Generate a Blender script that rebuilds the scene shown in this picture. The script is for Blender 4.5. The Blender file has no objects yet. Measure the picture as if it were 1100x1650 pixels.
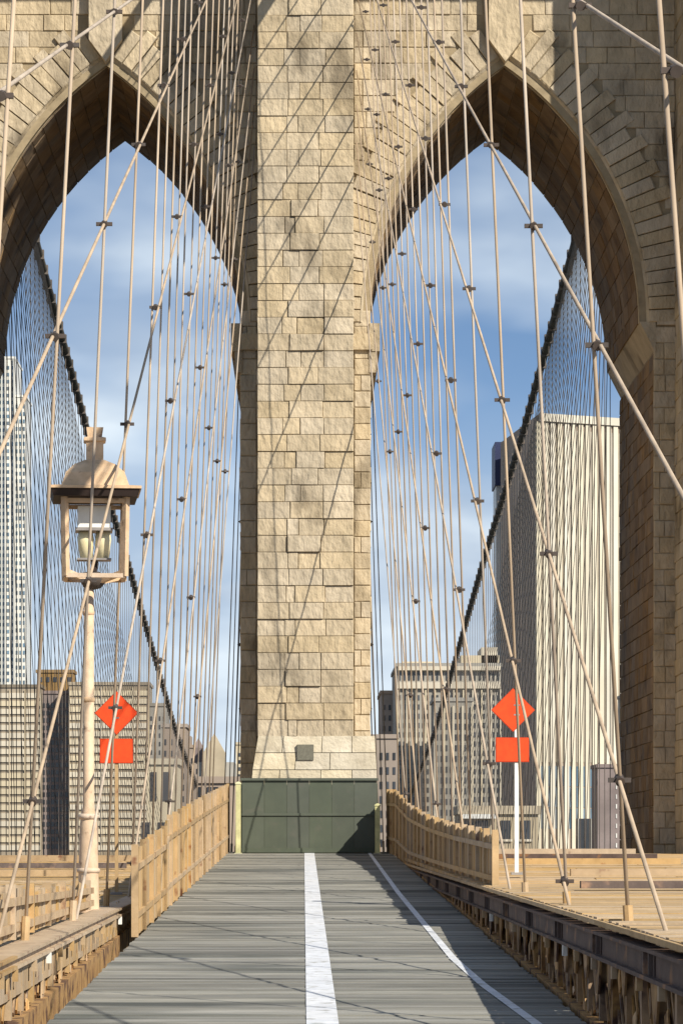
import bpy, math, random
from mathutils import Vector, Matrix
R = math.radians
random.seed(7)
scene = bpy.context.scene
col = scene.collection

# ------------------------------------------------------------------ camera, sky, sun, exposure
# z = 0 is the photographer's eye level; the river lies at z = -41; +y points at the stone tower
FPX = 5128.0
cam_d = bpy.data.cameras.new("camera")
cam = bpy.data.objects.new("camera", cam_d); col.objects.link(cam)
cam.location = (0, 0, 0); cam.rotation_euler = (R(90), 0, 0)
cam_d.sensor_fit = 'VERTICAL'; cam_d.sensor_height = 36; cam_d.sensor_width = 24
cam_d.lens = FPX / 1650 * 36
cam_d.shift_x = 58 / 1650; cam_d.shift_y = 545 / 1650
cam_d.clip_start = 0.5; cam_d.clip_end = 20000
scene.camera = cam

SUN_EL, SUN_AZ = R(36), math.atan2(.895, -1.0)      # azimuth measured from +y towards +x
world = bpy.data.worlds.new("World"); scene.world = world; world.use_nodes = True
wt = world.node_tree; wn, wl = wt.nodes, wt.links; wn.clear()
def N(t, typ, **kw):
    n = t.nodes.new(typ)
    for k, v in kw.items(): setattr(n, k, v)
    return n
out = N(wt, 'ShaderNodeOutputWorld'); bg = N(wt, 'ShaderNodeBackground')
sky = N(wt, 'ShaderNodeTexSky'); sky.sky_type = 'NISHITA'; sky.sun_disc = False
sky.sun_elevation = SUN_EL; sky.sun_rotation = SUN_AZ
sky.altitude = 0; sky.air_density = 1.0; sky.dust_density = 0.2; sky.ozone_density = 3.5
tc = N(wt, 'ShaderNodeTexCoord')
# look the sky colour up a little higher than the view ray: the clear deep blue of a washed autumn sky
lift = N(wt, 'ShaderNodeVectorMath', operation='MULTIPLY_ADD')
lift.inputs[1].default_value = (1, 1, 1.5); lift.inputs[2].default_value = (0, 0, 0.05)
wl.new(tc.outputs['Generated'], lift.inputs[0]); wl.new(lift.outputs[0], sky.inputs[0])
# clouds: noise on the view direction, stretched sideways near the horizon
mp = N(wt, 'ShaderNodeMapping'); mp.inputs['Scale'].default_value = (7.0, 7.0, 17.0); mp.inputs['Location'].default_value = (4.0, 2.0, 0.42)
wl.new(tc.outputs['Generated'], mp.inputs[0])
nz = N(wt, 'ShaderNodeTexNoise'); nz.inputs['Scale'].default_value = 1.0; nz.inputs['Detail'].default_value = 3.5; nz.inputs['Roughness'].default_value = .5
wl.new(mp.outputs[0], nz.inputs[0])
cr = N(wt, 'ShaderNodeValToRGB'); cr.color_ramp.elements[0].position = .42; cr.color_ramp.elements[1].position = .66
wl.new(nz.outputs[0], cr.inputs[0])
# more cloud towards the horizon
sep = N(wt, 'ShaderNodeSeparateXYZ'); wl.new(tc.outputs['Generated'], sep.inputs[0])
hz = N(wt, 'ShaderNodeMapRange'); hz.inputs[1].default_value = 0.15; hz.inputs[2].default_value = 0.08; hz.inputs[3].default_value = 0; hz.inputs[4].default_value = .86; hz.clamp = True
hz.interpolation_type = 'SMOOTHSTEP'
wl.new(sep.outputs[2], hz.inputs[0])
am = N(wt, 'ShaderNodeMath', operation='ADD', use_clamp=True)
cs = N(wt, 'ShaderNodeMath', operation='MULTIPLY'); cs.inputs[1].default_value = .85
wl.new(cr.outputs[0], cs.inputs[0]); wl.new(cs.outputs[0], am.inputs[0]); wl.new(hz.outputs[0], am.inputs[1])
nz2 = N(wt, 'ShaderNodeTexNoise'); nz2.inputs['Scale'].default_value = 1.7; nz2.inputs['Detail'].default_value = 4
wl.new(mp.outputs[0], nz2.inputs[0])
cc = N(wt, 'ShaderNodeValToRGB')
cc.color_ramp.elements[0].position = .38; cc.color_ramp.elements[0].color = (4.0, 4.9, 6.1, 1)
cc.color_ramp.elements[1].position = .62; cc.color_ramp.elements[1].color = (6.6, 7.5, 8.3, 1)
wl.new(nz2.outputs[0], cc.inputs[0])
mx = N(wt, 'ShaderNodeMix', data_type='RGBA')
wl.new(am.outputs[0], mx.inputs[0]); wl.new(sky.outputs[0], mx.inputs[6]); wl.new(cc.outputs[0], mx.inputs[7])
wl.new(mx.outputs[2], bg.inputs[0]); bg.inputs[1].default_value = 0.09
wl.new(bg.outputs[0], out.inputs[0])

sd = bpy.data.lights.new("sun", 'SUN'); sd.energy = 5.0; sd.angle = R(.53); sd.color = (1, .93, .80)
sun = bpy.data.objects.new("sun", sd); col.objects.link(sun)
sv = Vector((math.sin(SUN_AZ) * math.cos(SUN_EL), math.cos(SUN_AZ) * math.cos(SUN_EL), math.sin(SUN_EL)))
sun.rotation_euler = sv.to_track_quat('Z', 'Y').to_euler()
sun.location = sv * 60
scene.view_settings.view_transform = 'Standard'; scene.view_settings.look = 'None'
scene.view_settings.exposure = 0.42; scene.view_settings.gamma = 1
scene.view_settings.use_curve_mapping = False

# ------------------------------------------------------------------ helpers
def P(px, row, d):
    return Vector(((px - 492) * d / FPX, d, (1370 - row) * d / FPX))

class MB:
    def __init__(s): s.v = []; s.f = []
    def quad(s, a, b, c, d):
        n = len(s.v); s.v += [tuple(a), tuple(b), tuple(c), tuple(d)]; s.f.append((n, n+1, n+2, n+3)); return s
    def box(s, x0, x1, y0, y1, z0, z1):
        n = len(s.v)
        s.v += [(x0,y0,z0),(x1,y0,z0),(x1,y1,z0),(x0,y1,z0),(x0,y0,z1),(x1,y0,z1),(x1,y1,z1),(x0,y1,z1)]
        s.f += [tuple(n+i for i in q) for q in ((0,3,2,1),(4,5,6,7),(0,1,5,4),(1,2,6,5),(2,3,7,6),(3,0,4,7))]; return s
    def prism(s, front, back):
        """closed solid between two polygons with the same count, front listed counter-clockwise as seen from outside"""
        n = len(s.v); k = len(front)
        s.v += [tuple(p) for p in front] + [tuple(p) for p in back]
        s.f.append(tuple(range(n, n+k))); s.f.append(tuple(range(n+2*k-1, n+k-1, -1)))
        for i in range(k):
            j = (i+1) % k; s.f.append((n+i, n+k+i, n+k+j, n+j))
        return s
    def stone(s, poly, proud, depth=.12, ch=.03, axis='y', base=0.0):
        """a dressed stone: polygon in the wall plane (list of (u, z)), bevelled face standing proud of base"""
        cx = sum(p[0] for p in poly)/len(poly); cz = sum(p[1] for p in poly)/len(poly)
        def ins(p):
            dx, dz = p[0]-cx, p[1]-cz; L = math.hypot(dx, dz) or 1
            k = max(0, 1 - ch*1.4/L); return (cx+dx*k, cz+dz*k)
        if axis == 'y':
            T = lambda p, o: (p[0], base - o, p[1])
        elif axis == 'x-': T = lambda p, o: (base - o, p[0], p[1])
        else: T = lambda p, o: (base + o, p[0], p[1])
        n = len(s.v); k = len(poly)
        jit = [random.uniform(-.55, .55)*ch for _ in poly]
        poly = [(p[0]+random.uniform(-.006, .006), p[1]+random.uniform(-.006, .006)) for p in poly]
        s.v += [T(p, -depth) for p in poly] + [T(p, proud-ch) for p in poly] + [T(ins(p), proud + j) for p, j in zip(poly, jit)]
        fl = axis == 'x-'
        F = [tuple(range(n+2*k, n+3*k)), tuple(range(n+k-1, n-1, -1))]
        for a in (0, 1):
            for i in range(k):
                j = (i+1) % k
                F.append((n+a*k+i, n+a*k+j, n+(a+1)*k+j, n+(a+1)*k+i))
        if fl: F = [tuple(reversed(f)) for f in F]
        s.f += F; return s
    def tube(s, pts, r, n=8, caps=True):
        pts = [Vector(p) for p in pts]; rs = r if isinstance(r, (list, tuple)) else [r]*len(pts)
        b = len(s.v)
        for i, p in enumerate(pts):
            t = (pts[min(i+1, len(pts)-1)] - pts[max(i-1, 0)]).normalized()
            u = t.cross(Vector((0, 0, 1)))
            if u.length < .05: u = Vector((1, 0, 0)) - t * t.x
            u.normalize(); w = t.cross(u)
            for k in range(n):
                a = 2*math.pi*k/n; s.v.append(tuple(p + (u*math.cos(a) + w*math.sin(a))*rs[i]))
        for i in range(len(pts)-1):
            for k in range(n):
                l = (k+1) % n; s.f.append((b+i*n+k, b+i*n+l, b+(i+1)*n+l, b+(i+1)*n+k))
        if caps:
            s.f.append(tuple(b+k for k in reversed(range(n)))); s.f.append(tuple(b+(len(pts)-1)*n+k for k in range(n)))
        return s
    def beam(s, a, b, w, h):
        """rectangular bar from a to b, w wide sideways and h high"""
        a, b = Vector(a), Vector(b); t = (b-a).normalized()
        u = t.cross(Vector((0,0,1)))
        if u.length < .01: u = Vector((1,0,0))
        u.normalize(); v = u.cross(t).normalized()
        F = [a+u*w/2*i+v*h/2*j for i, j in ((-1,-1),(1,-1),(1,1),(-1,1))]
        B = [b+u*w/2*i+v*h/2*j for i, j in ((-1,-1),(1,-1),(1,1),(-1,1))]
        return s.prism(F, B)
    def sq(s, rings, close=True):
        """square-section rings [(cx, cy, z, half), ...] skinned together, ends capped"""
        b = len(s.v)
        for cx, cy, z, h in rings: s.v += [(cx-h,cy-h,z),(cx+h,cy-h,z),(cx+h,cy+h,z),(cx-h,cy+h,z)]
        for i in range(len(rings)-1):
            for k in range(4):
                l = (k+1) % 4; s.f.append((b+i*4+k, b+i*4+l, b+i*4+4+l, b+i*4+4+k))
        s.f.append((b+3, b+2, b+1, b)); e = b+(len(rings)-1)*4; s.f.append((e, e+1, e+2, e+3)); return s
    def mesh(s, name, mat, smooth=False):
        me = bpy.data.meshes.new(name); me.from_pydata(s.v, [], s.f); me.validate(); me.update()
        me.materials.append(mat)
        if smooth:
            for p in me.polygons: p.use_smooth = len(p.vertices) <= 4
        return me
    def build(s, name, mat, parent=None, smooth=False, **props):
        o = bpy.data.objects.new(name, s.mesh(name, mat, smooth)); col.objects.link(o)
        if parent is not None: o.parent = parent
        for k, v in props.items(): o[k] = v
        return o

def thing(name, label, cat, loc=(0,0,0), group=None):
    o = bpy.data.objects.new(name, None); col.objects.link(o); o.location = loc
    o.empty_display_size = .3
    o['label'] = label; o['category'] = cat
    if group: o['group'] = group
    return o
class Local:
    """parts given in world coordinates, hung under an empty at the thing's base"""
    def __init__(s, root): s.root = root; s.off = Vector(root.location)
    def add(s, mb, name, mat, parent=None, smooth=False, **props):
        mb.v = [tuple(Vector(v) - s.off) for v in mb.v]
        return mb.build(name, mat, parent or s.root, smooth, **props)

def mat(name, c, rough=.8, c2=None, scale=3.0, var=.35, island=.25, bump=.0, bscale=20, metal=0, streak=None, spec=.3, dirt=None, satr=(.72, 1.15)):
    m = bpy.data.materials.new(name); m.use_nodes = True
    t = m.node_tree; n, l = t.nodes, t.links
    b = n['Principled BSDF']; b.inputs['Roughness'].default_value = rough; b.inputs['Metallic'].default_value = metal
    b.inputs['Specular IOR Level'].default_value = spec
    c = tuple(c) + (1,); c2 = tuple(c2) + (1,) if c2 else tuple(x*(1-var) for x in c[:3]) + (1,)
    tex = N(t, 'ShaderNodeTexCoord')
    # object coordinates in the world frame so that copies differ
    geo = N(t, 'ShaderNodeNewGeometry')
    mp_ = N(t, 'ShaderNodeMapping'); mp_.inputs['Scale'].default_value = streak or (1, 1, 1)
    l.new(geo.outputs['Position'], mp_.inputs[0])
    nz_ = N(t, 'ShaderNodeTexNoise'); nz_.inputs['Scale'].default_value = scale; nz_.inputs['Detail'].default_value = 6; nz_.inputs['Roughness'].default_value = .62
    l.new(mp_.outputs[0], nz_.inputs[0])
    rp = N(t, 'ShaderNodeMapRange'); rp.inputs[1].default_value = .32; rp.inputs[2].default_value = .68; rp.clamp = True
    l.new(nz_.outputs[0], rp.inputs[0])
    mx_ = N(t, 'ShaderNodeMix', data_type='RGBA'); mx_.inputs[6].default_value = c2; mx_.inputs[7].default_value = c
    l.new(rp.outputs[0], mx_.inputs[0])
    last = mx_.outputs[2]
    if dirt:
        nd = N(t, 'ShaderNodeTexNoise'); nd.inputs['Scale'].default_value = dirt[1]; nd.inputs['Detail'].default_value = 8
        l.new(mp_.outputs[0], nd.inputs[0])
        rd = N(t, 'ShaderNodeMapRange'); rd.inputs[1].default_value = dirt[2]; rd.inputs[2].default_value = dirt[2]+.12; rd.clamp = True
        l.new(nd.outputs[0], rd.inputs[0])
        md = N(t, 'ShaderNodeMix', data_type='RGBA'); md.inputs[7].default_value = tuple(dirt[0]) + (1,)
        l.new(rd.outputs[0], md.inputs[0]); l.new(last, md.inputs[6]); last = md.outputs[2]
    if island:
        oi = N(t, 'ShaderNodeObjectInfo')
        ad = N(t, 'ShaderNodeMath', operation='ADD'); l.new(oi.outputs['Random'], ad.inputs[0]); l.new(geo.outputs['Random Per Island'], ad.inputs[1])
        fr = N(t, 'ShaderNodeMath', operation='FRACT'); l.new(ad.outputs[0], fr.inputs[0])
        mr = N(t, 'ShaderNodeMapRange'); mr.inputs[3].default_value = 1-island; mr.inputs[4].default_value = 1+island*.6
        l.new(fr.outputs[0], mr.inputs[0])
        hs = N(t, 'ShaderNodeHueSaturation'); l.new(mr.outputs[0], hs.inputs['Value']); l.new(last, hs.inputs['Color'])
        f2 = N(t, 'ShaderNodeMath', operation='MULTIPLY'); f2.inputs[1].default_value = 7.31; l.new(fr.outputs[0], f2.inputs[0])
        f3 = N(t, 'ShaderNodeMath', operation='FRACT'); l.new(f2.outputs[0], f3.inputs[0])
        m3 = N(t, 'ShaderNodeMapRange'); m3.inputs[3].default_value = satr[0]; m3.inputs[4].default_value = satr[1]
        l.new(f3.outputs[0], m3.inputs[0]); l.new(m3.outputs[0], hs.inputs['Saturation'])
        last = hs.outputs[0]
    l.new(last, b.inputs['Base Color'])
    if bump:
        nb = N(t, 'ShaderNodeTexNoise'); nb.inputs['Scale'].default_value = bscale; nb.inputs['Detail'].default_value = 5
        l.new(mp_.outputs[0], nb.inputs[0])
        bm = N(t, 'ShaderNodeBump'); bm.inputs['Strength'].default_value = 1; bm.inputs['Distance'].default_value = bump
        l.new(nb.outputs[0], bm.inputs['Height']); l.new(bm.outputs[0], b.inputs['Normal'])
    return m

M = {}
M['stone'] = mat('granite_and_limestone', (.54,.44,.30), .92, (.37,.30,.20), scale=1.5, island=.12, bump=.09, bscale=5.5, dirt=((.22,.175,.115), .62, .545), satr=(.82, 1.08), streak=(1, 1, .55))
M['mortar'] = mat('mortar', (.36,.285,.18), .95, scale=2, island=0, bump=.01)
M['pale_stone'] = mat('pale_washed_granite', (.62,.54,.40), .9, (.46,.39,.27), scale=1.2, island=.12, bump=.04, bscale=7, dirt=((.34,.28,.19), 1.0, .58))
M['soffit'] = mat('shade_dark_stained_granite', (.27,.18,.095), .95, (.15,.095,.05), scale=.8, island=.22, bump=.03, bscale=5, dirt=((.10,.07,.045), .7, .58))  # granite darkened for the shade under the arches, with dirt patches
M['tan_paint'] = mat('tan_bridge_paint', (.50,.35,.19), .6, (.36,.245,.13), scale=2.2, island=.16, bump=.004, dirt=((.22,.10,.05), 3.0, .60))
M['tan_wood'] = mat('tan_painted_boards', (.53,.365,.185), .8, (.38,.255,.125), scale=2.0, island=.22, streak=(1,1,.15), bump=.006, dirt=((.28,.15,.07), 2.2, .66))
M['rust_steel'] = mat('rusted_lattice_steel', (.46,.29,.13), .8, (.26,.15,.07), scale=3.5, island=.3, bump=.006, dirt=((.10,.055,.04), 3.2, .52))
M['sunlit_tan'] = mat('sunlit_patchy_tan_paint', (.74,.50,.24), .8, (.36,.20,.09), scale=4, island=.5, dirt=((.14,.08,.05), 3.5, .56))  # tan brightened to look sunlit although the lattice stands in shade
M['brown_steel'] = mat('shade_dark_brown_steel', (.13,.09,.075), .75, (.075,.052,.045), scale=2.5, island=.25, bump=.006, dirt=((.30,.16,.08), 2.2, .57))  # brown steel darkened for the shade on the right girder's face, rust patches over it
M['cable'] = mat('wrapped_wire_rope', (.50,.395,.29), .65, (.30,.235,.175), scale=1.5, island=.12, streak=(1,1,.3))
M['cable_dark'] = mat('dark_wire_rope', (.16,.13,.11), .6, (.09,.08,.07), scale=1.2, island=.15, streak=(1,1,.3))  # darker rope tone for the lines beyond the tower
M['main_cable'] = mat('main_cable_wrap', (.10,.085,.06), .7, (.03,.03,.03), scale=.9, island=0)
M['clamp'] = mat('cable_clamp_iron', (.09,.07,.06), .6, scale=5, island=.15)
M['plank'] = mat('weathered_deck_plank', (.30,.29,.255), .85, (.18,.177,.158), scale=1.5, island=.40, streak=(.35,1.3,1), bump=.008, dirt=((.105,.11,.10), .45, .53))
M['white_line'] = mat('worn_white_road_paint', (.70,.72,.76), .7, (.54,.56,.60), scale=3, island=.05, dirt=((.33,.33,.31), 5, .56))
M['green'] = mat('dark_green_paint', (.085,.10,.07), .7, (.07,.083,.06), scale=1.5, island=.06, dirt=((.095,.10,.075), 2.2, .6))
M['yellow_post'] = mat('pale_yellow_paint', (.62,.60,.34), .6, scale=3, island=.1)
M['orange'] = mat('fluorescent_orange_sheet', (.85,.075,.012), .6, (.72,.055,.01), scale=5, island=0)
M['orange_edge'] = mat('orange_sign_border', (.45,.05,.012), .5, scale=5, island=0)
M['white_metal'] = mat('white_post_paint', (.78,.77,.72), .45, var=.12, island=.05)
M['lamp_paint'] = mat('tan_lamp_paint', (.66,.48,.32), .6, (.50,.35,.22), scale=5, island=.08, bump=.004, dirt=((.26,.16,.10), 6, .61))
M['lamp_under'] = mat('dark_lamp_lining', (.035,.022,.018), .7, island=0)
M['frost'] = mat('cream_lamp_glass', (.80,.74,.52), .3, (.70,.62,.40), scale=4, island=.1)
M['grey_metal'] = mat('grey_iron', (.30,.28,.27), .5, island=.1)
M['plaque'] = mat('bronze_plaque', (.17,.16,.12), .6, scale=20, island=.1)

def glass(name, c, rough=.15, var=.5):
    return mat(name, c, rough, scale=.08, var=var, island=.45, spec=.6)
M['window'] = glass('dark_window_glass', (.055,.06,.07))
M['window_warm'] = glass('haze_pale_window_band', (.36,.295,.21), .5)  # glass bands paled in place of haze over the far slabs
M['window_blue'] = glass('blue_window_glass', (.16,.24,.32))
M['b_tan'] = mat('tan_brick', (.47,.39,.27), .9, scale=.12, island=.08)
M['b_tan_light'] = mat('cream_concrete', (.62,.54,.40), .9, scale=.1, var=.2, island=.1)
M['b_cream'] = mat('cream_limestone_rib', (.64,.58,.45), .85, scale=.06, var=.2, island=.12)
M['b_taupe'] = mat('taupe_brick', (.34,.275,.225), .9, scale=.06, var=.2, island=.1)
M['b_slot'] = mat('bronze_panel', (.40,.345,.265), .7, scale=.1, island=.1)  # one bronze tone for the slot panels and vents
M['b_grey'] = mat('grey_granite_block', (.36,.34,.30), .9, scale=.1, island=.15)
M['b_pale'] = mat('haze_pale_steel_cladding', (.72,.71,.66), .4, scale=.07, var=.25, island=.2)  # pale steel, washed lighter in place of haze
M['b_pink'] = mat('pinkish_stone', (.50,.38,.29), .9, scale=.15, island=.1)
M['b_purple'] = mat('purple_brown_brick', (.25,.205,.195), .9, scale=.15, island=.1)
M['b_navy'] = mat('navy_cladding', (.035,.045,.11), .5, island=0)
M['roof'] = mat('grey_roofing', (.22,.21,.20), .9, island=.1)
M['brown_roof'] = mat('brown_penthouse', (.30,.20,.10), .9, scale=.2, island=.1)
M['ground'] = mat('city_ground', (.16,.15,.13), .95, (.10,.10,.09), scale=.02, island=0)
M['asphalt'] = mat('asphalt', (.06,.06,.058), .9, scale=1, island=0)
M['leaf'] = mat('tree_leaves', (.07,.095,.03), .8, (.04,.06,.02), scale=.5, island=.4)
M['bark'] = mat('tree_bark', (.10,.07,.05), .9, island=.1)
mw = bpy.data.materials.new('river_water'); mw.use_nodes = True
_t = mw.node_tree; _b = _t.nodes['Principled BSDF']
_b.inputs['Base Color'].default_value = (.03,.05,.055,1); _b.inputs['Roughness'].default_value = .12
_n = N(_t, 'ShaderNodeTexNoise'); _n.inputs['Scale'].default_value = .35; _n.inputs['Detail'].default_value = 6
_g = N(_t, 'ShaderNodeNewGeometry'); _t.links.new(_g.outputs['Position'], _n.inputs[0])
_bm = N(_t, 'ShaderNodeBump'); _bm.inputs['Distance'].default_value = .4
_t.links.new(_n.outputs[0], _bm.inputs['Height']); _t.links.new(_bm.outputs[0], _b.inputs['Normal'])
M['water'] = mw

# ------------------------------------------------------------------ terrain and water
MB().quad((-9000,-9000,-41),(9000,-9000,-41),(9000,330,-41),(-9000,330,-41)).build('river', M['water'], kind='structure')
MB().box(-9000, 9000, 330, 15000, -42.5, -38.5).build('ground', M['ground'], kind='structure')

# ------------------------------------------------------------------ promenade deck
D_TOWER = 120.0
SL = 2.74 / 120.0
def dz(y):                      # top of the planks: rises to the tower, falls beyond it
    return -2.74 + SL * y if y < 124 else .09 - (y - 124) * .012
promenade = MB()
for y0, y1 in ((-12, 117.6),):
    promenade.prism([(-2.85, y0, dz(y0)-.30), (3.15, y0, dz(y0)-.30), (3.15, y0, dz(y0)-.09), (-2.85, y0, dz(y0)-.09)],
                    [(-2.85, y1, dz(y1)-.30), (3.15, y1, dz(y1)-.30), (3.15, y1, dz(y1)-.09), (-2.85, y1, dz(y1)-.09)])
deck = promenade.build('promenade', M['brown_steel'], kind='structure')
PW = .285
pm = [MB().box(-2.86 - random.uniform(0, .05), 3.1 + random.uniform(0, .06), -PW/2+.008, PW/2-.008, -.08, random.uniform(-.004, .004)) for _ in range(8)]
pm = [m_.mesh('plank', M['plank']) for m_ in pm]
rest = MB()
y = 117.4; k = 0
near = []
while y > -11:
    near.append(y); y -= PW
vis = sorted([q for q in near if q > 33.5])[:299]
visset = set(vis)
for q in near:
    if q in visset:
        o = bpy.data.objects.new('plank', pm[random.randrange(8)]); col.objects.link(o); o.parent = deck
        o.location = (random.uniform(-.015, .015), q, dz(q) + random.uniform(-.004, .004)); o.rotation_euler = (math.atan(SL), 0, 0)
    else:
        rest.box(-2.88, 3.13, q-PW/2+.008, q+PW/2-.008, dz(q)-.08, dz(q))
rest.build('plank_far', M['plank'], deck, kind='stuff')
# painted lines: a strip that follows the planks 8 mm above them
def strip(pts, w, name, **kw):
    mb = MB()
    for (xa, ya), (xb, yb) in zip(pts, pts[1:]):
        n = max(1, int((yb-ya)/1.2))
        for i in range(n):
            a, b = i/n, (i+1)/n
            x0, y0, x1, y1 = xa+(xb-xa)*a, ya+(yb-ya)*a, xa+(xb-xa)*b, ya+(yb-ya)*b
            z0, z1 = dz(y0)+.010, dz(y1)+.010
            mb.quad((x0-w/2, y0, z0), (x0+w/2, y0, z0), (x1+w/2, y1, z1), (x1-w/2, y1, z1))
    return mb.build(name, M['white_line'], kind='structure', **kw)
strip([(.19,-8), (.19,36), (.14,117.3)], .36, 'centre_line')
strip([(2.75,20), (2.56,35.4), (2.34,42), (2.23,48), (2.20,75), (2.32,117.3)], .12, 'lane_line')

# ------------------------------------------------------------------ road decks either side, below the promenade
def roadz(y): return dz(min(y, 124)) - 4.6 - max(0, y-124)*.012
for s in (-1, 1):
    mb = MB()
    for a, b in ((-40, 119), (134, 430)):
        x0, x1 = sorted((s*3.9, s*13.6))
        mb.prism([(x0,a,roadz(a)-.5),(x1,a,roadz(a)-.5),(x1,a,roadz(a)),(x0,a,roadz(a))],
                 [(x0,b,roadz(b)-.5),(x1,b,roadz(b)-.5),(x1,b,roadz(b)),(x0,b,roadz(b))])
    mb.prism([(s*8.2-4.2,119,roadz(119)-.5),(s*8.2+4.2,119,roadz(119)-.5),(s*8.2+4.2,119,roadz(119)),(s*8.2-4.2,119,roadz(119))],
             [(s*8.2-4.2,134,roadz(134)-.5),(s*8.2+4.2,134,roadz(134)-.5),(s*8.2+4.2,134,roadz(134)),(s*8.2-4.2,134,roadz(134))])
    mb.build('road', M['asphalt'], kind='structure')

# overhead struts of the truss above the roadways: a nearly closed field of tan boards at eye level
def rtop(s, y):                 # top of the side girder
    base = (-.92 + (y-28.7)*.0052) if s > 0 else (-1.16 + (y-35)*.0085)
    return min(base, -.05) if y < 110 else min(base, -.1)
for s in (-1, 1):
    lab = ('tan plank covered truss roof over the roadway on the right, level with the eye' if s > 0 else
           'tan plank covered truss roof over the roadway on the left, level with the eye')
    t = thing('truss_roof', lab, 'truss', (s*8, 20, -1.5))
    L = Local(t)
    xa, xb = (s*3.22 if s > 0 else s*3.62), s*13.7; x0, x1 = min(xa, xb), max(xa, xb)
    # roof rises towards the tower so that it meets the horizon there
    def rz(y, s=s): return rtop(s, y) + (.14 if s > 0 else -.06) + max(0, y-60)*.0035
    mb = MB(); y = 6.0
    while y < 119.2:
        w = random.choice((.28, .34, .42)); h = random.uniform(-.008, .008)
        cut = x0 + random.uniform(2.5, 7.5)
        for a, b in ((x0, cut-.02), (cut+.02, x1)):
            mb.box(a, b, y, y+w, rz(y)-.09+h, rz(y)+h+random.uniform(-.004, .004))
        y += w + random.choice((.015, .02, .05, .16))
    L.add(mb, 'roof_board', M['tan_wood'], kind='stuff')
    for y in range(8, 119, 6):
        L.add(MB().box(*sorted((s*3.62, xb)), y, y+.22, rz(y)-.55, rz(y)-.13), 'cross_beam', M['tan_paint'])
    for x in (s*6.9, s*10.3, s*13.5):
        mb = MB()
        mb.prism([(x-.1,6,rz(6)-.85),(x+.1,6,rz(6)-.85),(x+.1,6,rz(6)-.56),(x-.1,6,rz(6)-.56)],
                 [(x-.1,119,rz(119)-.85),(x+.1,119,rz(119)-.85),(x+.1,119,rz(119)-.56),(x-.1,119,rz(119)-.56)])
        L.add(mb, 'stringer', M['tan_paint'])
    # posts from the roof to the road
    for y in range(10, 119, 12):
        L.add(MB().box(s*13.5-.12, s*13.5+.12, y, y+.25, roadz(y), rz(y)-.86), 'post', M['tan_paint'])
        # outriggers seen on top: raised steel boxes and rails lying across the boards
    for y, xc, w, h, mt in ((52, 5.6, 2.2, .12, 'brown_steel'), (66, 7.0, 3.0, .14, 'tan_paint'), (84, 7.6, 4.6, .16, 'tan_paint'), (96, 8.0, 5.2, .16, 'brown_steel'), (110, 8.4, 6.0, .2, 'tan_paint')):
        L.add(MB().box(s*xc-w/2, s*xc+w/2, y, y+.3, rz(y)+.035, rz(y)+.035+h), 'raised_beam', M[mt])

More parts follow.
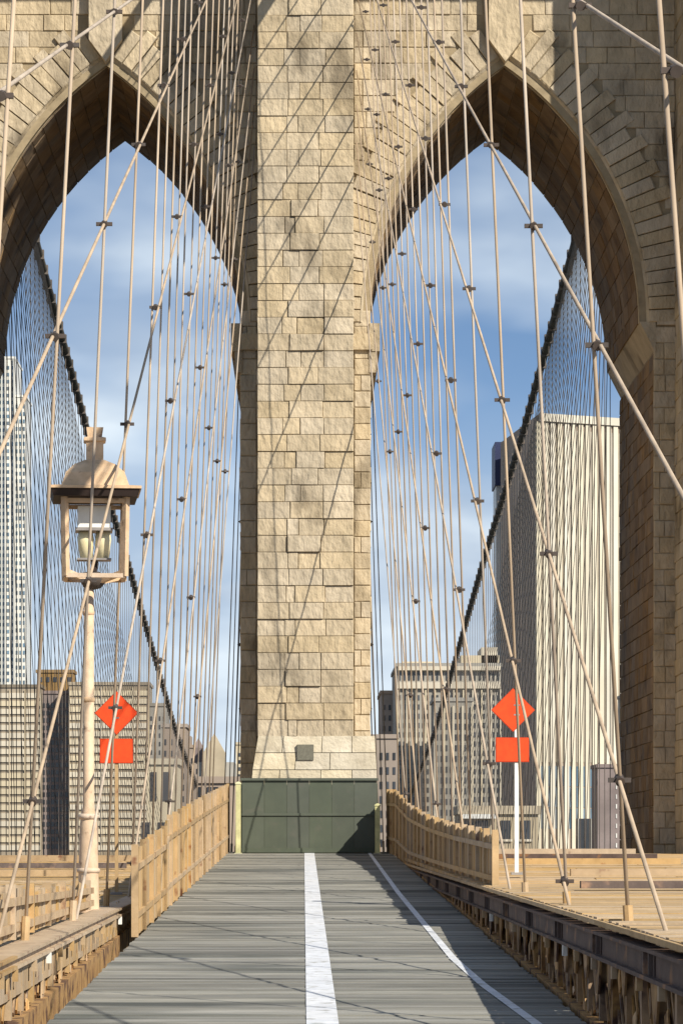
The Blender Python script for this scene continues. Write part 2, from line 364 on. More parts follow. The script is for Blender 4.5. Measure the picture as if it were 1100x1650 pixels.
# ------------------------------------------------------------------ side girders along the promenade
for s in (-1, 1):
    lab = ('dark brown side girder with rusty lattice railing along the right edge of the walkway' if s > 0 else
           'tan side girder with riveted web along the left edge of the walkway')
    t = thing('side_girder', lab, 'girder', (s*3.4, 20, -2))
    L = Local(t)
    xi = s*3.22; xo = s*3.58; a0, a1 = min(xi, xo), max(xi, xo)
    mb = MB()
    ys = [8, 20, 35, 50, 65, 80, 95, 110, 117.5]
    ch = .29 if s > 0 else .14
    mb2 = MB(); mb3 = MB()
    for ya, yb in zip(ys, ys[1:]):
        mb.prism([(a0,ya,rtop(s,ya)-ch),(a1,ya,rtop(s,ya)-ch),(a1,ya,rtop(s,ya)),(a0,ya,rtop(s,ya))],
                 [(a0,yb,rtop(s,yb)-ch),(a1,yb,rtop(s,yb)-ch),(a1,yb,rtop(s,yb)),(a0,yb,rtop(s,yb))])
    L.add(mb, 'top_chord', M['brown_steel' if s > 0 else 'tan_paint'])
    # flange lip, standing proud of the chord
    fx0, fx1 = (s*3.16, s*3.219) if s > 0 else (s*3.219, s*3.16)
    for ya, yb in zip(ys, ys[1:]):
        for dd, hh in ((0, .035), (ch-.03, .04)):
            mb2.prism([(fx0,ya,rtop(s,ya)-dd-hh),(fx1,ya,rtop(s,ya)-dd-hh),(fx1,ya,rtop(s,ya)-dd),(fx0,ya,rtop(s,ya)-dd)],
                      [(fx0,yb,rtop(s,yb)-dd-hh),(fx1,yb,rtop(s,yb)-dd-hh),(fx1,yb,rtop(s,yb)-dd),(fx0,yb,rtop(s,yb)-dd)])
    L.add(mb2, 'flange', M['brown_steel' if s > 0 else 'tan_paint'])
    # bottom chord beside the planks
    b0, b1 = sorted((s*3.2, s*3.6))
    mb3.prism([(b0,8,dz(8)-.5),(b1,8,dz(8)-.5),(b1,8,dz(8)+.01),(b0,8,dz(8)+.01)],
              [(b0,117.5,dz(117.5)-.5),(b1,117.5,dz(117.5)-.5),(b1,117.5,dz(117.5)+.02),(b0,117.5,dz(117.5)+.02)])
    L.add(mb3, 'bottom_chord', M['rust_steel'])
    y = 22.0
    while y < 116:
        zt, zb = rtop(s, y)-ch, dz(y)+.06
        if zt - zb > .08:
            p0, p1 = sorted((s*3.24, s*3.40))
            L.add(MB().box(p0, p1, y, y+.16, zb, zt), 'post', M['rust_steel' if s > 0 else 'tan_paint'])
            if y < 80 and s > 0 and random.random() < .8:      # gusset plates and brackets of irregular shape
                g = random.uniform(.25, .42)
                pl = [(y+.08-g, zt), (y+.08-g*.3, zt-g*1.1), (y+.08+g*.3, zt-g*1.1), (y+.08+g, zt)]
                L.add(MB().prism([(s*3.212, a, b) for a, b in pl][::-1], [(s*3.236, a, b) for a, b in pl][::-1]), 'gusset_plate', M['rust_steel'])
        y += 1.45
    # lattice of flat bars between the chords
    mb = MB(); y = 20.0
    while y < 116:
        zt, zb = rtop(s, y)-ch, dz(y)+.06
        h = zt - zb
        if h > .12:
            xx = s*3.30
            mb.beam((xx, y, zb), (xx, y+h*.9, zt), .02, .075)
            mb.beam((xx+s*.03, y+h*.9, zb), (xx+s*.03, y, zt), .02, .075)
        y += .42
    L.add(mb, 'lattice', M['rust_steel'], kind='stuff')
    if s < 0:       # riveted web plate with hand holes under the left chord
        mb = MB(); y = 20.0
        while y < 60:
            zt = rtop(s, y+.5)-ch-.002
            zb = zt - .34
            mb.box(s*3.262, s*3.242, y, y+.62, zb, zt)
            mb.box(s*3.262, s*3.242, y+.62, y+.98, zt-.09, zt)
            mb.box(s*3.262, s*3.242, y+.62, y+.98, zb, zb+.08)
            y += .98
        L.add(mb, 'web_plate', M['tan_paint'], kind='stuff')
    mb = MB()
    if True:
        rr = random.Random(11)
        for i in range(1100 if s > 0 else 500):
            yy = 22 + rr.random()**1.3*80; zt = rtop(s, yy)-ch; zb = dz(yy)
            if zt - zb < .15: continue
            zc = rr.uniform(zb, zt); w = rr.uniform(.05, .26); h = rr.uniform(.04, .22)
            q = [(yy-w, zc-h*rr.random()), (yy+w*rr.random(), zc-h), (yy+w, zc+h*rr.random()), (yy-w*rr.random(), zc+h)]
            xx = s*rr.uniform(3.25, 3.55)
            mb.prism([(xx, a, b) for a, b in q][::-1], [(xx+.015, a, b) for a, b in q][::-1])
        L.add(mb, 'lattice_fitting', M['sunlit_tan'], kind='stuff')  # scattered plates whose bright tan stands in for sun on the lattice
    if s > 0:
        y = 24.0
        while y < 108:      # splice plates, stiffeners and rivet rows on the chord face
            zt = rtop(s, y)
            L.add(MB().box(3.205, 3.218, y, y+.7, zt-ch+.045, zt-.04), 'splice_plate', M['brown_steel'])
            for q in (.12, .58):
                L.add(MB().box(3.165, 3.2045, y+q, y+q+.04, zt-ch+.045, zt-.04), 'stiffener', M['brown_steel'])
            y += 5.3
        mb = MB()
        for ya, yb in zip(ys, ys[1:]):
            mb.prism([(3.17,ya,rtop(s,ya)+.07),(3.215,ya,rtop(s,ya)+.07),(3.215,ya,rtop(s,ya)+.125),(3.17,ya,rtop(s,ya)+.125)],
                     [(3.17,yb,rtop(s,yb)+.07),(3.215,yb,rtop(s,yb)+.07),(3.215,yb,rtop(s,yb)+.125),(3.17,yb,rtop(s,yb)+.125)])
        L.add(mb, 'edge_board', M['tan_wood'])
    # small hangers and pipe runs in tan, a few in white
    mb = MB(); 
    for i in range(26):
        yy = 24 + i*2.2 + random.uniform(-.5, .5); zz = rtop(s, yy) - ch
        if zz - dz(yy) > .3:
            L.add(MB().box(*sorted((s*3.15, s*3.21)), yy, yy+.10, zz-.14, zz-.01), 'bracket', M['white_metal' if i % 7 == 0 else 'tan_paint'])

# ------------------------------------------------------------------ stone tower
FRONT = D_TOWER; BACK = 132.7
AX, AH, ZS, ZA = 7.5, 5.08, 19.9, 29.6       # arch centre, half span, springing, apex
HH = ZA - ZS; RAD = (AH*AH + HH*HH)/(2*AH)
ZT, ZB = 37.3, -41.0
XOUT = 18.0
LOW = .55                                     # the opening below the outer impost is wider
def curve(side, n=26, r_add=0.0):
    """points of one half of the arch curve from springing to apex; side -1 left half, +1 right half (x relative to arch centre)"""
    r = RAD + r_add; c = -(RAD-AH)            # centre for the right half
    th1 = math.asin(min(1, HH/r)) if r_add == 0 else math.acos(min(1, -c/r))
    return [(side*(c + r*math.cos(th1*i/n)), ZS + r*math.sin(th1*i/n)) for i in range(n+1)]

tower = thing('bridge_tower', 'huge tan stone bridge tower with two pointed gothic arches', 'bridge tower', (0, 126, ZB))
TL = Local(tower)
core = MB()
IN = AX - AH                                   # half width of centre pier
# centre pier and outer piers up to the springing, then arch shells
core.box(-IN, IN, FRONT, BACK, ZB, ZT)
for s in (-1, 1):
    a, b = sorted((s*(AX+AH), s*XOUT))
    core.box(a, b, FRONT, BACK, ZS, ZT)
    a, b = sorted((s*(AX+AH+LOW), s*XOUT))
    core.box(a, b, FRONT, BACK, ZB, ZS)
    for h in (-1, 1):
        c = curve(h)
        for (x0, z0), (x1, z1) in zip(c, c[1:]):
            xa, xb = s*AX + x0, s*AX + x1
            if abs(xa-xb) < 1e-6: continue
            f = [(xa, z0), (xb, z1), (xb, ZT), (xa, ZT)]
            if xa > xb: f = [f[1], f[0], f[3], f[2]]
            core.prism([(p, FRONT, q) for p, q in f], [(p, BACK, q) for p, q in f])
TL.add(core, 'masonry_core', M['mortar'])
# river foundation and top cornice
TL.add(MB().box(-19.5, 19.5, 110, 140, ZB-.5, -32), 'footing', M['stone'])
TL.add(MB().box(-18.3, 18.3, FRONT-5.5, BACK+.8, ZT, ZT+.8).box(-18.6, 18.6, FRONT-5.9, BACK+1.2, ZT+.802, ZT+1.8).box(-17.6, 17.6, FRONT-5.2, BACK+.4, ZT+1.802, ZT+3.2), 'cornice', M['stone'])
# buttresses
BP = 4.2
def buttress(xc, hw, zb=ZB, name='buttress'):
    return TL.add(MB().box(xc-hw, xc+hw, FRONT-BP, FRONT-.001, zb, ZT), name, M['mortar'])
BHW = 1.69; OBP = 5.2; OX = 13.95
buttress(0, BHW)
for s in (-1, 1):
    TL.add(MB().box(s*16-2.05, s*16+2.05, FRONT-OBP, FRONT-.001, ZB, ZT), 'buttress', M['mortar'])
stones = []            # (importance, mesh builder, material)
C = .61
def course_stones(x0, x1, z, lens, proud, base, axis='y', jit=.03, prio=0, h=C, matn='stone'):
    x = x0; first = True
    while x < x1 - .05:
        w = random.choice(lens)
        if first: w *= random.choice((.5, 1)); first = False
        if x1 - (x+w) < .35: w = x1 - x
        g = .008
        p = proud + random.uniform(-jit, jit)
        poly = [(x+g, z+g), (x+w-g, z+g), (x+w-g, z+h-g), (x+g, z+h-g)]
        m_ = MB().stone(poly, p, axis=axis, base=base, ch=.028)
        stones.append((prio, m_, matn)); x += w
# centre buttress, front face: courses up the whole height, three or four stones each
BF = FRONT - BP
z = 2.3 + 3*C; k = 0
while z < ZT - .05:
    vis_ = z < 33
    if k % 2 == 0:
        xs = [-BHW-.06, -BHW+.95, -.28, .62, BHW+.06]
    else:
        xs = [-BHW-.06, -.62, .55, BHW+.06]
    xs = [xs[0]] + [q + random.uniform(-.12, .12) for q in xs[1:-1]] + [xs[-1]]
    big = (k % 9 == 8)
    for a, b in zip(xs, xs[1:]):
        p = .05 + random.uniform(-.035, .035)
        if k % 2 and abs(a + .62) < .2: p += .045
        elif k % 4 == 1 and a > .3: p += .03
        g = .008
        stones.append((3 if vis_ else 0, MB().stone([(a+g, z+g), (b-g, z+g), (b-g, z+C-g), (a+g, z+C-g)], p + .03, base=BF, ch=.018), 'stone'))
    z += C; k += 1
# flanks of the centre buttress
for s, ax in ((-1, 'x-'), (1, 'x+')):
    z = 2.3 + 3*C; k = 0
    while z < ZT - .05:
        course_stones(FRONT-BP+.02, FRONT-.06, z, (.9, 1.3, 1.6), .05, s*BHW, ax, jit=.02); z += C
# outer buttress fronts and flanks
for s in (-1, 1):
    z = -2.0
    while z < ZT - .05:
        course_stones(s*16-2.09, s*16+2.09, z, (.9, 1.2, 1.6), .06, FRONT-OBP, prio=0)
        course_stones(FRONT-OBP+.02, FRONT-.06, z, (.9, 1.3, 1.6), .05, s*OX, 'x-' if s > 0 else 'x+', jit=.03, prio=1)
        z += C
# wall either side of the centre buttress (narrow strips) and outer pier faces
z = -1.0; 
while z < ZT-.05:
    for s in (-1, 1):
        a, b = sorted((s*(BHW+.14), s*(IN+.03)))
        # above the springing the wall face widens over the arch haunch: handled by the spandrel
        if z < ZS: course_stones(a, b, z, (.5, .72, .72), .05, FRONT, prio=2 if s > 0 else 1, jit=.02)
        if z < ZS - C:
            a, b = sorted((s*(AX+AH+LOW-.03), s*OX)); course_stones(a, b, z, (.45, .82), .05, FRONT, prio=1, jit=.03)
        elif z < ZS: pass
    z += C
# spandrels: courses clipped to the arch ring
def ring_x(z, r_add):
    """half opening of the arch ring (outside radius) at height z, from the arch centre"""
    r = RAD + r_add; h = z - ZS
    if h >= r: return 0
    v = math.sqrt(max(0, r*r - h*h)) - (RAD-AH)
    return max(0, v)
RING = 2.0
z = ZS
while z < ZT - .05:
    zm = z + C*.9
    for s in (-1, 1):
        rx = max(ring_x(z, RING-.35), ring_x(zm, RING-.35)) if z > ZS-1 else 99
        # inner side: from the buttress to the ring; outer side: ring to outer buttress
        i0, i1 = BHW+.14, AX - rx
        o0, o1 = AX + rx, OX - .03
        if rx <= .01:
            a, b = sorted((s*i0, s*o1)); course_stones(a, b, z, (.8, 1.05, 1.4), .05, FRONT, prio=2, jit=.025)
        else:
            if i1 - i0 > .12:
                a, b = sorted((s*i0, s*i1)); course_stones(a, b, z, (.62, .9, 1.2), .05, FRONT, prio=2, jit=.025)
            if o1 - o0 > .12:
                a, b = sorted((s*o0, s*o1)); course_stones(a, b, z, (.8, 1.05, 1.4), .05, FRONT, prio=1, jit=.025)
    z += C
# voussoirs: long wedge stones with stepped outer ends, plus the splayed inner moulding
VPROUD = .13
for s in (-1, 1):
    for h in (-1, 1):
        n = 25
        cx = -(RAD-AH)
        th_i = math.acos((RAD-AH)/RAD)
        for i in range(n):
            t0, t1 = th_i*i/n, th_i*(i+1)/n
            ro = RAD + (RING if i % 2 else RING*.80) + random.uniform(-.10, .10)
            ri = RAD + .36
            g = .0012
            def pt(r, t): return [s*AX + h*max(cx + r*math.cos(t), .03), ZS + r*math.sin(t)]
            pts = [pt(ri, t0+g), pt(ro, t0+g), pt(ro, t1-g), pt(ri, t1-g)]
            if h < 0: pts = pts[::-1]
            m_ = MB().stone([tuple(p) for p in pts], VPROUD + random.uniform(-.03, .03), base=FRONT, ch=.035)
            TL.add(m_, 'voussoir', M['stone'])
            # splayed intrados moulding
            i0, i1, j0, j1 = pt(RAD+.35, t0), pt(RAD+.35, t1), pt(RAD-.02, t0), pt(RAD-.02, t1)
            q = [(j0[0], FRONT+.30, j0[1]), (i0[0], FRONT-.10, i0[1]), (i1[0], FRONT-.10, i1[1]), (j1[0], FRONT+.30, j1[1])]
            bk = [(j0[0], FRONT+.34, j0[1]), (i0[0], FRONT+.34, i0[1]), (i1[0], FRONT+.34, i1[1]), (j1[0], FRONT+.34, j1[1])]
            if h < 0: q = q[::-1]; bk = bk[::-1]
            TL.add(MB().prism(q, bk), 'arch_moulding', M['stone'])
    # keystone: tall pendant block with a pointed foot
    x = s*AX; kz = ZA
    pl = [(x, kz+.02), (x+.62, kz+.85), (x+.62, kz+3.2), (x-.62, kz+3.2), (x-.62, kz+.85)]
    kb = MB(); kb.prism([(a, FRONT-.52, b) for a, b in pl], [(a, FRONT+.1, b) for a, b in pl])
    TL.add(kb, 'keystone', M['stone'])
    # impost corbels at the springing
    for e in (-1, 1):
        edge = AX + e*AH
        if e < 0:       # on the centre pier: project into the opening
            a, b = sorted((s*(edge-.02), s*(edge+.38))); a2, b2 = sorted((s*(edge-.03), s*(edge+.24)))
            TL.add(MB().box(a, b, FRONT-.14, BACK+.1, ZS-1.1, ZS-.05).box(a2, b2, FRONT-.10, BACK+.05, ZS-1.9, ZS-1.102), 'impost', M['stone'])
            wa, wb = sorted((s*(BHW+.02), s*(edge+.10)))
            TL.add(MB().box(wa, wb, FRONT-.20, FRONT-.02, ZS-1.05, ZS-.45), 'impost_band', M['stone'])
        else:
            a, b = sorted((s*(edge-.05), s*(edge+LOW+.1)))
            f = [(s*edge, ZS+.02), (s*(edge+LOW+.05), ZS+.02), (s*(edge+LOW+.05), ZS-1.15)]
            if s < 0: f = f[::-1]
            f = f[::-1]
            TL.add(MB().prism([(p, FRONT-.06, q) for p, q in f], [(p, BACK+.03, q) for p, q in f]), 'impost', M['stone'])
            wa, wb = sorted((s*(edge+LOW+.1), s*(OX-.02)))
            TL.add(MB().box(wa, wb, FRONT-.12, FRONT-.02, ZS-.1, ZS+.25), 'impost_band', M['stone'])
    # soffit stones: long stones in rows across the depth
    for h in (-1, 1):
        n = 17; cx = -(RAD-AH); th_i = math.acos((RAD-AH)/RAD)
        mbs = MB()
        for i in range(n):
            t0, t1 = th_i*i/n, th_i*(i+1)/n
            yy = FRONT + .36
            while yy < BACK - .1:
                w = random.choice((.9, 1.3, 1.7)); w = min(w, BACK - yy)
                if BACK - yy - w < .4: w = BACK - yy
                pr = random.uniform(.03, .06)
                def pt(r, t): return (s*AX + h*max(cx + r*math.cos(t), .0), ZS + r*math.sin(t))
                a0, a1 = pt(RAD-pr, t0+.0015), pt(RAD-pr, t1-.0015); b0, b1 = pt(RAD+.1, t0+.0015), pt(RAD+.1, t1-.0015)
                fr = [(a0[0], yy+.012, a0[1]), (a1[0], yy+.012, a1[1]), (b1[0], yy+.012, b1[1]), (b0[0], yy+.012, b0[1])]
                bk = [(p[0], yy+w-.012, p[2]) for p in fr]
                if h > 0: fr, bk = fr[::-1], bk[::-1]
                mbs.prism(fr, bk); yy += w
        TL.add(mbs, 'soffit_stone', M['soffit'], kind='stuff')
    # jamb stones of the outer pier, below the springing (facing the opening)
    mbs = MB(); z = -2.0; xw = s*(AX+AH+LOW)
    while z < ZS - 1.2:
        yy = FRONT + .02
        while yy < BACK - .1:
            w = random.choice((1.0, 1.5, 2.0)); w = min(w, BACK - yy)
            if BACK - yy - w < .5: w = BACK - yy
            mbs.stone([(yy+.012, z+.012), (yy+w-.012, z+.012), (yy+w-.012, z+C-.012), (yy+.012, z+C-.012)],
                      .05+random.uniform(-.02, .02), axis='x-' if s > 0 else 'x+', base=xw)
            yy += w
        z += C
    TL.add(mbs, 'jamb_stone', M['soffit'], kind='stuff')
    # jamb of the centre pier
    mbs = MB(); z = -2.0; xw = s*IN
    while z < ZS - .05:
        yy = FRONT + .02
        while yy < BACK - .1:
            w = random.choice((1.0, 1.5, 2.0)); w = min(w, BACK - yy)
            if BACK - yy - w < .5: w = BACK - yy
            mbs.stone([(yy+.012, z+.012), (yy+w-.012, z+.012), (yy+w-.012, z+C-.012), (yy+.012, z+C-.012)],
                      .04+random.uniform(-.02, .02), axis='x+' if s > 0 else 'x-', base=xw)
            yy += w
        z += C
    TL.add(mbs, 'jamb_stone', M['stone'], kind='stuff')
# the 299 stones that show largest are parts, the rest one joined part
stones.sort(key=lambda q: -q[0])
for i, (p_, m_, mn) in enumerate(stones[:299]):
    TL.add(m_, 'stone', M[mn])
rest = MB()
for p_, m_, mn in stones[299:]:
    n = len(rest.v); rest.v += m_.v; rest.f += [tuple(i+n for i in f) for f in m_.f]
TL.add(rest, 'stonework', M['stone'], kind='stuff')
# battered pale base of the centre buttress, three courses
zb = 2.3
for i in range(3):
    z0, z1 = zb + i*C*1.02 - (.0 if i else .4), zb + (i+1)*C*1.02
    l0, l1 = -2.02 + i*.10, -2.02 + (i+1)*.10
    r0, r1 = 2.62 - i*.03, 2.62 - (i+1)*.03
    xs = [0, .34, .62, 1] if i % 2 else [0, .22, .55, .8, 1]
    for a, b in zip(xs, xs[1:]):
        f = [(l0+(r0-l0)*a+.012, BF-.30+i*.08, z0+.012), (l0+(r0-l0)*b-.012, BF-.30+i*.08, z0+.012),
             (l1+(r1-l1)*b-.012, BF-.30+(i+1)*.08, z1-.012), (l1+(r1-l1)*a+.012, BF-.30+(i+1)*.08, z1-.012)]
        bk = [(p[0], FRONT-.15, p[2]) for p in f]
        TL.add(MB().prism(f, bk), 'base_stone', M['pale_stone'])
TL.add(MB().box(-.30, .30, BF-.235, BF-.10, 3.28, 3.84), 'plaque', M['plaque'])
TL.add(MB().box(-2.0, 2.6, BF-.28, FRONT-.16, ZB, 1.88), 'base_block', M['mortar'])

# ------------------------------------------------------------------ green hoarding at the foot of the pier
g = thing('barrier', 'dark green painted hoarding closing the walkway at the foot of the tower', 'barrier', (.15, 115.5, dz(115.5)))
G = Local(g)
x0, x1, zt = -2.30, 2.58, 2.52
n = 6
for i in range(n):
    a = x0 + (x1-x0)*i/n; b = x0 + (x1-x0)*(i+1)/n
    G.add(MB().box(a+.004, b-.004, 115.2, 115.26, dz(115)+.05, zt), 'panel', M['green'])
G.add(MB().box(x0-.05, x1+.05, 115.12, 115.30, zt+.002, zt+.09), 'top_rail', M['green'])
for zz in (1.25,):
    G.add(MB().box(x0, x1, 115.15, 115.198, zz, zz+.09), 'rail', M['green'])
G.add(MB().box(x0+.0, x1, 115.14, 115.199, dz(115)+.03, dz(115)+.2), 'kick_board', M['green'])
for s_, xx in ((-1, x0), (1, x1)):
    G.add(MB().box(xx-.03, xx+.03, 115.32, 117.3, dz(115)+.05, zt-.1), 'side_panel', M['green'])
for px, r0, r1 in ((384, 1264, 1366), (608, 1299, 1370)):
    p = P(px, r1, 114.6)
    o = thing('bollard_post', 'pale yellow post at the left end of the green hoarding' if px < 490 else 'short pale yellow post at the right end of the green hoarding', 'post', (p.x, 114.6, dz(114.6)))
    h = P(px, r0, 114.6).z - dz(114.6)
    MB().box(-.09, .09, -.09, .09, 0, h).build('shaft', M['yellow_post'], o)
    MB().sq([(0,0,h+.002,.11),(0,0,h+.05,.11),(0,0,h+.10,.03)]).build('cap', M['yellow_post'], o)
    MB().box(-.14, .14, -.14, .14, 0.0, .03).build('base_plate', M['yellow_post'], o)

# ------------------------------------------------------------------ board fences running up to the tower
def fence(label, s, pts):
    """pts: list of (y, x, z_bottom, z_top) from near to far"""
    t = thing('wooden_fence', label, 'fence', (pts[0][1], pts[0][0], pts[0][2])); L = Local(t)
    def at(y):
        for a, b in zip(pts, pts[1:]):
            if a[0] <= y <= b[0]:
                k = (y-a[0])/(b[0]-a[0]); return [a[i]+(b[i]-a[i])*k for i in range(4)]
        return list(pts[-1])
    y = pts[0][0]; W = .30
    i = 0; far = MB()
    while y < pts[-1][0] - .05:
        _, xa, ba, ta = at(y); _, xb, bb, tb = at(min(y+W-.02, pts[-1][0]))
        j = random.uniform(-.03, .03) + (.05 if (i // 9) % 2 else 0); o = random.uniform(-.012, .012)
        f = [(xa-.02+o, y, ba), (xa+.02+o, y, ba), (xa+.02+o, y, ta+j), (xa-.02+o, y, ta+j)]
        b = [(xb-.02+o, y+W-.02, ba), (xb+.02+o, y+W-.02, ba), (xb+.02+o, y+W-.02, ta+j), (xb-.02+o, y+W-.02, ta+j)]
        L.add(MB().prism(f, b), 'board', M['tan_wood'])
        if i % 9 == 0:
            L.add(MB().box(xa+ -s*.025 - .06, xa - s*.025 + .06, y-.06, y+.06, ba, ta+.10), 'post', M['tan_paint'])
        i += 1; y += W
    for fr in (.25, .8):
        mb = MB()
        for a, b in zip(pts, pts[1:]):
            za, zb_ = a[2]+(a[3]-a[2])*fr, b[2]+(b[3]-b[2])*fr
            mb.beam((a[1]-s*.055, a[0], za), (b[1]-s*.055, b[0], zb_), .05, .10)
        L.add(mb, 'rail', M['tan_paint'])
fence('tall tan board fence on the left of the walkway, rising towards the tower', -1,
      [(54.7, -2.95, dz(54.7)-.0, .0), (66, -2.93, dz(66), .42), (67, -2.93, dz(67), .62), (90, -2.90, dz(90), 1.45), (117, -2.86, dz(117), 2.35)])
fence('low tan board fence on the left girder, nearest the camera, below the lamp', -1,
      [(20, -3.62, rtop(-1, 20)+.03, -.42), (36, -3.62, rtop(-1, 36)+.03, -.50), (53.4, -3.62, rtop(-1, 53.4)+.03, -.60)])
fence('tan board fence on the right of the walkway, dropping away from the tower', 1,
      [(57.5, 3.45, rtop(1, 57.5), .27), (72, 3.42, rtop(1, 72), .52), (86, 3.38, rtop(1, 86), .85), (100, 3.30, rtop(1, 100), 1.35), (110, 3.16, -.18, 2.0), (117.5, 3.05, -.1, 2.15)])

# ------------------------------------------------------------------ cables, suspenders, stays
def lerp_tab(tab, y):
    for a, b in zip(tab, tab[1:]):
        if a[0] <= y <= b[0]: return a[1] + (b[1]-a[1])*(y-a[0])/(b[0]-a[0])
    return tab[-1][1]
def cz_in(y):
    if y <= 126: return 2.9 + .19*y + .00085*y*y if y > 0 else 2.9 + .16*y*0.5
    u = 252 - y
    return max(2.9 + .19*u + .00085*u*u, 3 + (y-260)*0 ) if u > -40 else 3
def clampmb(p, r, t):
    """a cast clamp: band round the ropes with two lugs"""
    mb = MB(); mb.tube([p - t*r*2.2, p + t*r*2.2], r*1.9, 8)
    mb.box(p.x-r*4.2, p.x+r*4.2, p.y-r*.9, p.y+r*.9, p.z-r*.9, p.z+r*.9)
    return mb
def inner(s, label, y0, feet_extra):
    t = thing('main_cable', label, 'bridge cable', (s*2.8, 126, 38)); L = Local(t)
    pts = [(s*(2.8 - max(0, min(1, (y-80)/40))*.75 if y < 126 else 2.05 + min(1, (y-126)/40)*.75), y, cz_in(y)) for y in range(-30, 282, 6)]
    L.add(MB().tube(pts, .20, 12), 'cable', M['cable'], smooth=True)
    feet = [y0 + 8.1*k for k in range(-3, 11)]
    feet = [f for f in feet if 5 < f < 118.5]
    back = [134.5 + 8.1*k for k in range(0, 12)]
    def foot(y):
        if y < 118.6: return Vector((s*3.5, y, rtop(s, y) - .25))
        return Vector((s*3.5, y, dz(y)))
    def cxx(y): return 2.8 - max(0, min(1, (y-80)/40))*.75 if y < 126 else 2.05 + min(1, (y-126)/40)*.75
    def on(y, z):
        f = foot(y); c = cz_in(y); k = (z-f.z)/(c-f.z); return s*(3.5 - (3.5-cxx(y))*min(1, max(0, k)))
    for f in feet + back:
        a = foot(f); c = Vector((s*cxx(f), f, cz_in(f)))
        r = .0225
        L.add(MB().tube([a, c], r, 8), 'suspender', M['cable'], smooth=True)
        L.add(MB().tube([a, a + (c-a).normalized()*.55], .055, 8), 'socket', M['tan_paint'])
    # second, thinner set of ropes halfway, as paired ropes at each band
    for f in feet:
        if f > 62:
            a = foot(f+4.05) if f+4.05 < 118.5 else None
            if a is None: continue
            c = Vector((s*cxx(f+4.05), f+4.05, cz_in(f+4.05)))
            L.add(MB().tube([a, c], .021, 6), 'suspender', M['cable'], smooth=True)
    def stay(fy, za, fwd=True):
        if fwd: A = Vector((s*1.92, 119.6, za))
        else: A = Vector((s*1.9, 132.7, za))
        B = foot(fy); B.z = dz(fy)
        ys = [q for q in (feet if fwd else back) if min(A.y, B.y)+1 < q < max(A.y, B.y)-1]
        st = L.add(MB().tube([A, B], .024, 8), 'stay', M['cable' if fwd else 'cable_dark'], smooth=True)
        tt = (B-A).normalized()
        for q in ys:
            k = (A.y-q)/(A.y-B.y); p = A + (B-A)*k
            if p.z < foot(q).z + .6: continue
            p.x = (p.x + on(q, p.z))/2
            L.add(clampmb(p, .029, tt), 'clamp', M['clamp'], st)
    for fy, za in feet_extra: stay(fy, za)
    for i, fy in enumerate(back[2:12]): stay(fy, 33 - i*.9, False)
inner(1, 'inner suspension cable on the right of the walkway with splayed suspender ropes and stays', 34.3, [(-1.5, 37.4), (12.0, 35.7), (27, 34.4), (39, 32.2), (52, 30.7), (66, 29.3), (80, 28), (94, 26.6), (106, 25)])
inner(-1, 'inner suspension cable on the left of the walkway with splayed suspender ropes and stays', 31.5, [(-1, 35.2), (15.8, 35.9), (33.5, 34.5), (47, 32.7), (62, 31), (77, 29.4), (91, 28), (105, 26.4)])

otab = [(-60, 1), (0, 6), (50, 14), (90, 24), (126, 34.8), (154, 29.3), (190, 25.0), (231, 21.3), (320, 11.9), (420, 5)]
def outer(s, label):
    t = thing('main_cable', label, 'bridge cable', (s*13, 126, 34.8)); L = Local(t)
    L.add(MB().tube([(s*13, y, lerp_tab(otab, y)) for y in range(124, 421, 6)], .21, 10), 'cable', M['main_cable'], smooth=True)
    L.add(MB().box(*sorted((s*12.7, s*13.3)), -60, 118.0, -2.2, -1.6), 'edge_girder', M['tan_paint'])
    L.add(MB().box(*sorted((s*12.7, s*13.3)), 134, 420, -2.6, -.6), 'edge_girder', M['tan_paint'])
    y = 136.0
    k = 0
    while y < 380:
        z = lerp_tab(otab, y); zb_ = -.6
        L.add(MB().tube([(s*13, y, zb_), (s*13, y, z)], .018, 6), 'suspender', M['cable_dark'])
        L.add(MB().box(s*13-.235, s*13+.235, y-.16, y+.16, z-.235, z+.235), 'cable_band', M['cable_dark'])
        y += 2.45
    for fy in [142 + 5.2*i for i in range(32)]:
        L.add(MB().tube([(s*12.9, 132.7, 33.5), (s*12.9, fy, -.6)], .016, 6), 'stay', M['cable_dark'])
outer(1, 'dark outer suspension cable falling away behind the right arch')
outer(-1, 'dark outer suspension cable falling away behind the left arch')

# ------------------------------------------------------------------ lamp on the left
LD = 45.0
lx = P(143, 0, LD).x; LDK = LD/FPX
def lz(row): return (1370-row)*LDK
lamp = thing('street_lamp', 'tall tan walkway lamp with square hipped roof lantern on the left', 'street lamp', (lx, LD, dz(LD)-.3))
LL = Local(lamp)
cx, cy = lx, LD
LL.add(MB().tube([(cx+(.00), cy, lz(1560)), (cx, cy, lz(1500)), (cx, cy, lz(1400)), (cx, cy, lz(1330)), (cx, cy, lz(1300)), (cx+.005, cy, lz(945))], [.17, .16, .14, .125, .082, .070], 14), 'pole', M['lamp_paint'], smooth=True)
for row, r in ((1500, .19), (1405, .165), (1318, .145), (1130, .09), (990, .085)):
    LL.add(MB().tube([(cx, cy, lz(row)-.02), (cx, cy, lz(row)), (cx, cy, lz(row)+.04), (cx, cy, lz(row)+.06)], [r*.8, r, r, r*.8], 14), 'collar', M['lamp_paint'], smooth=True)
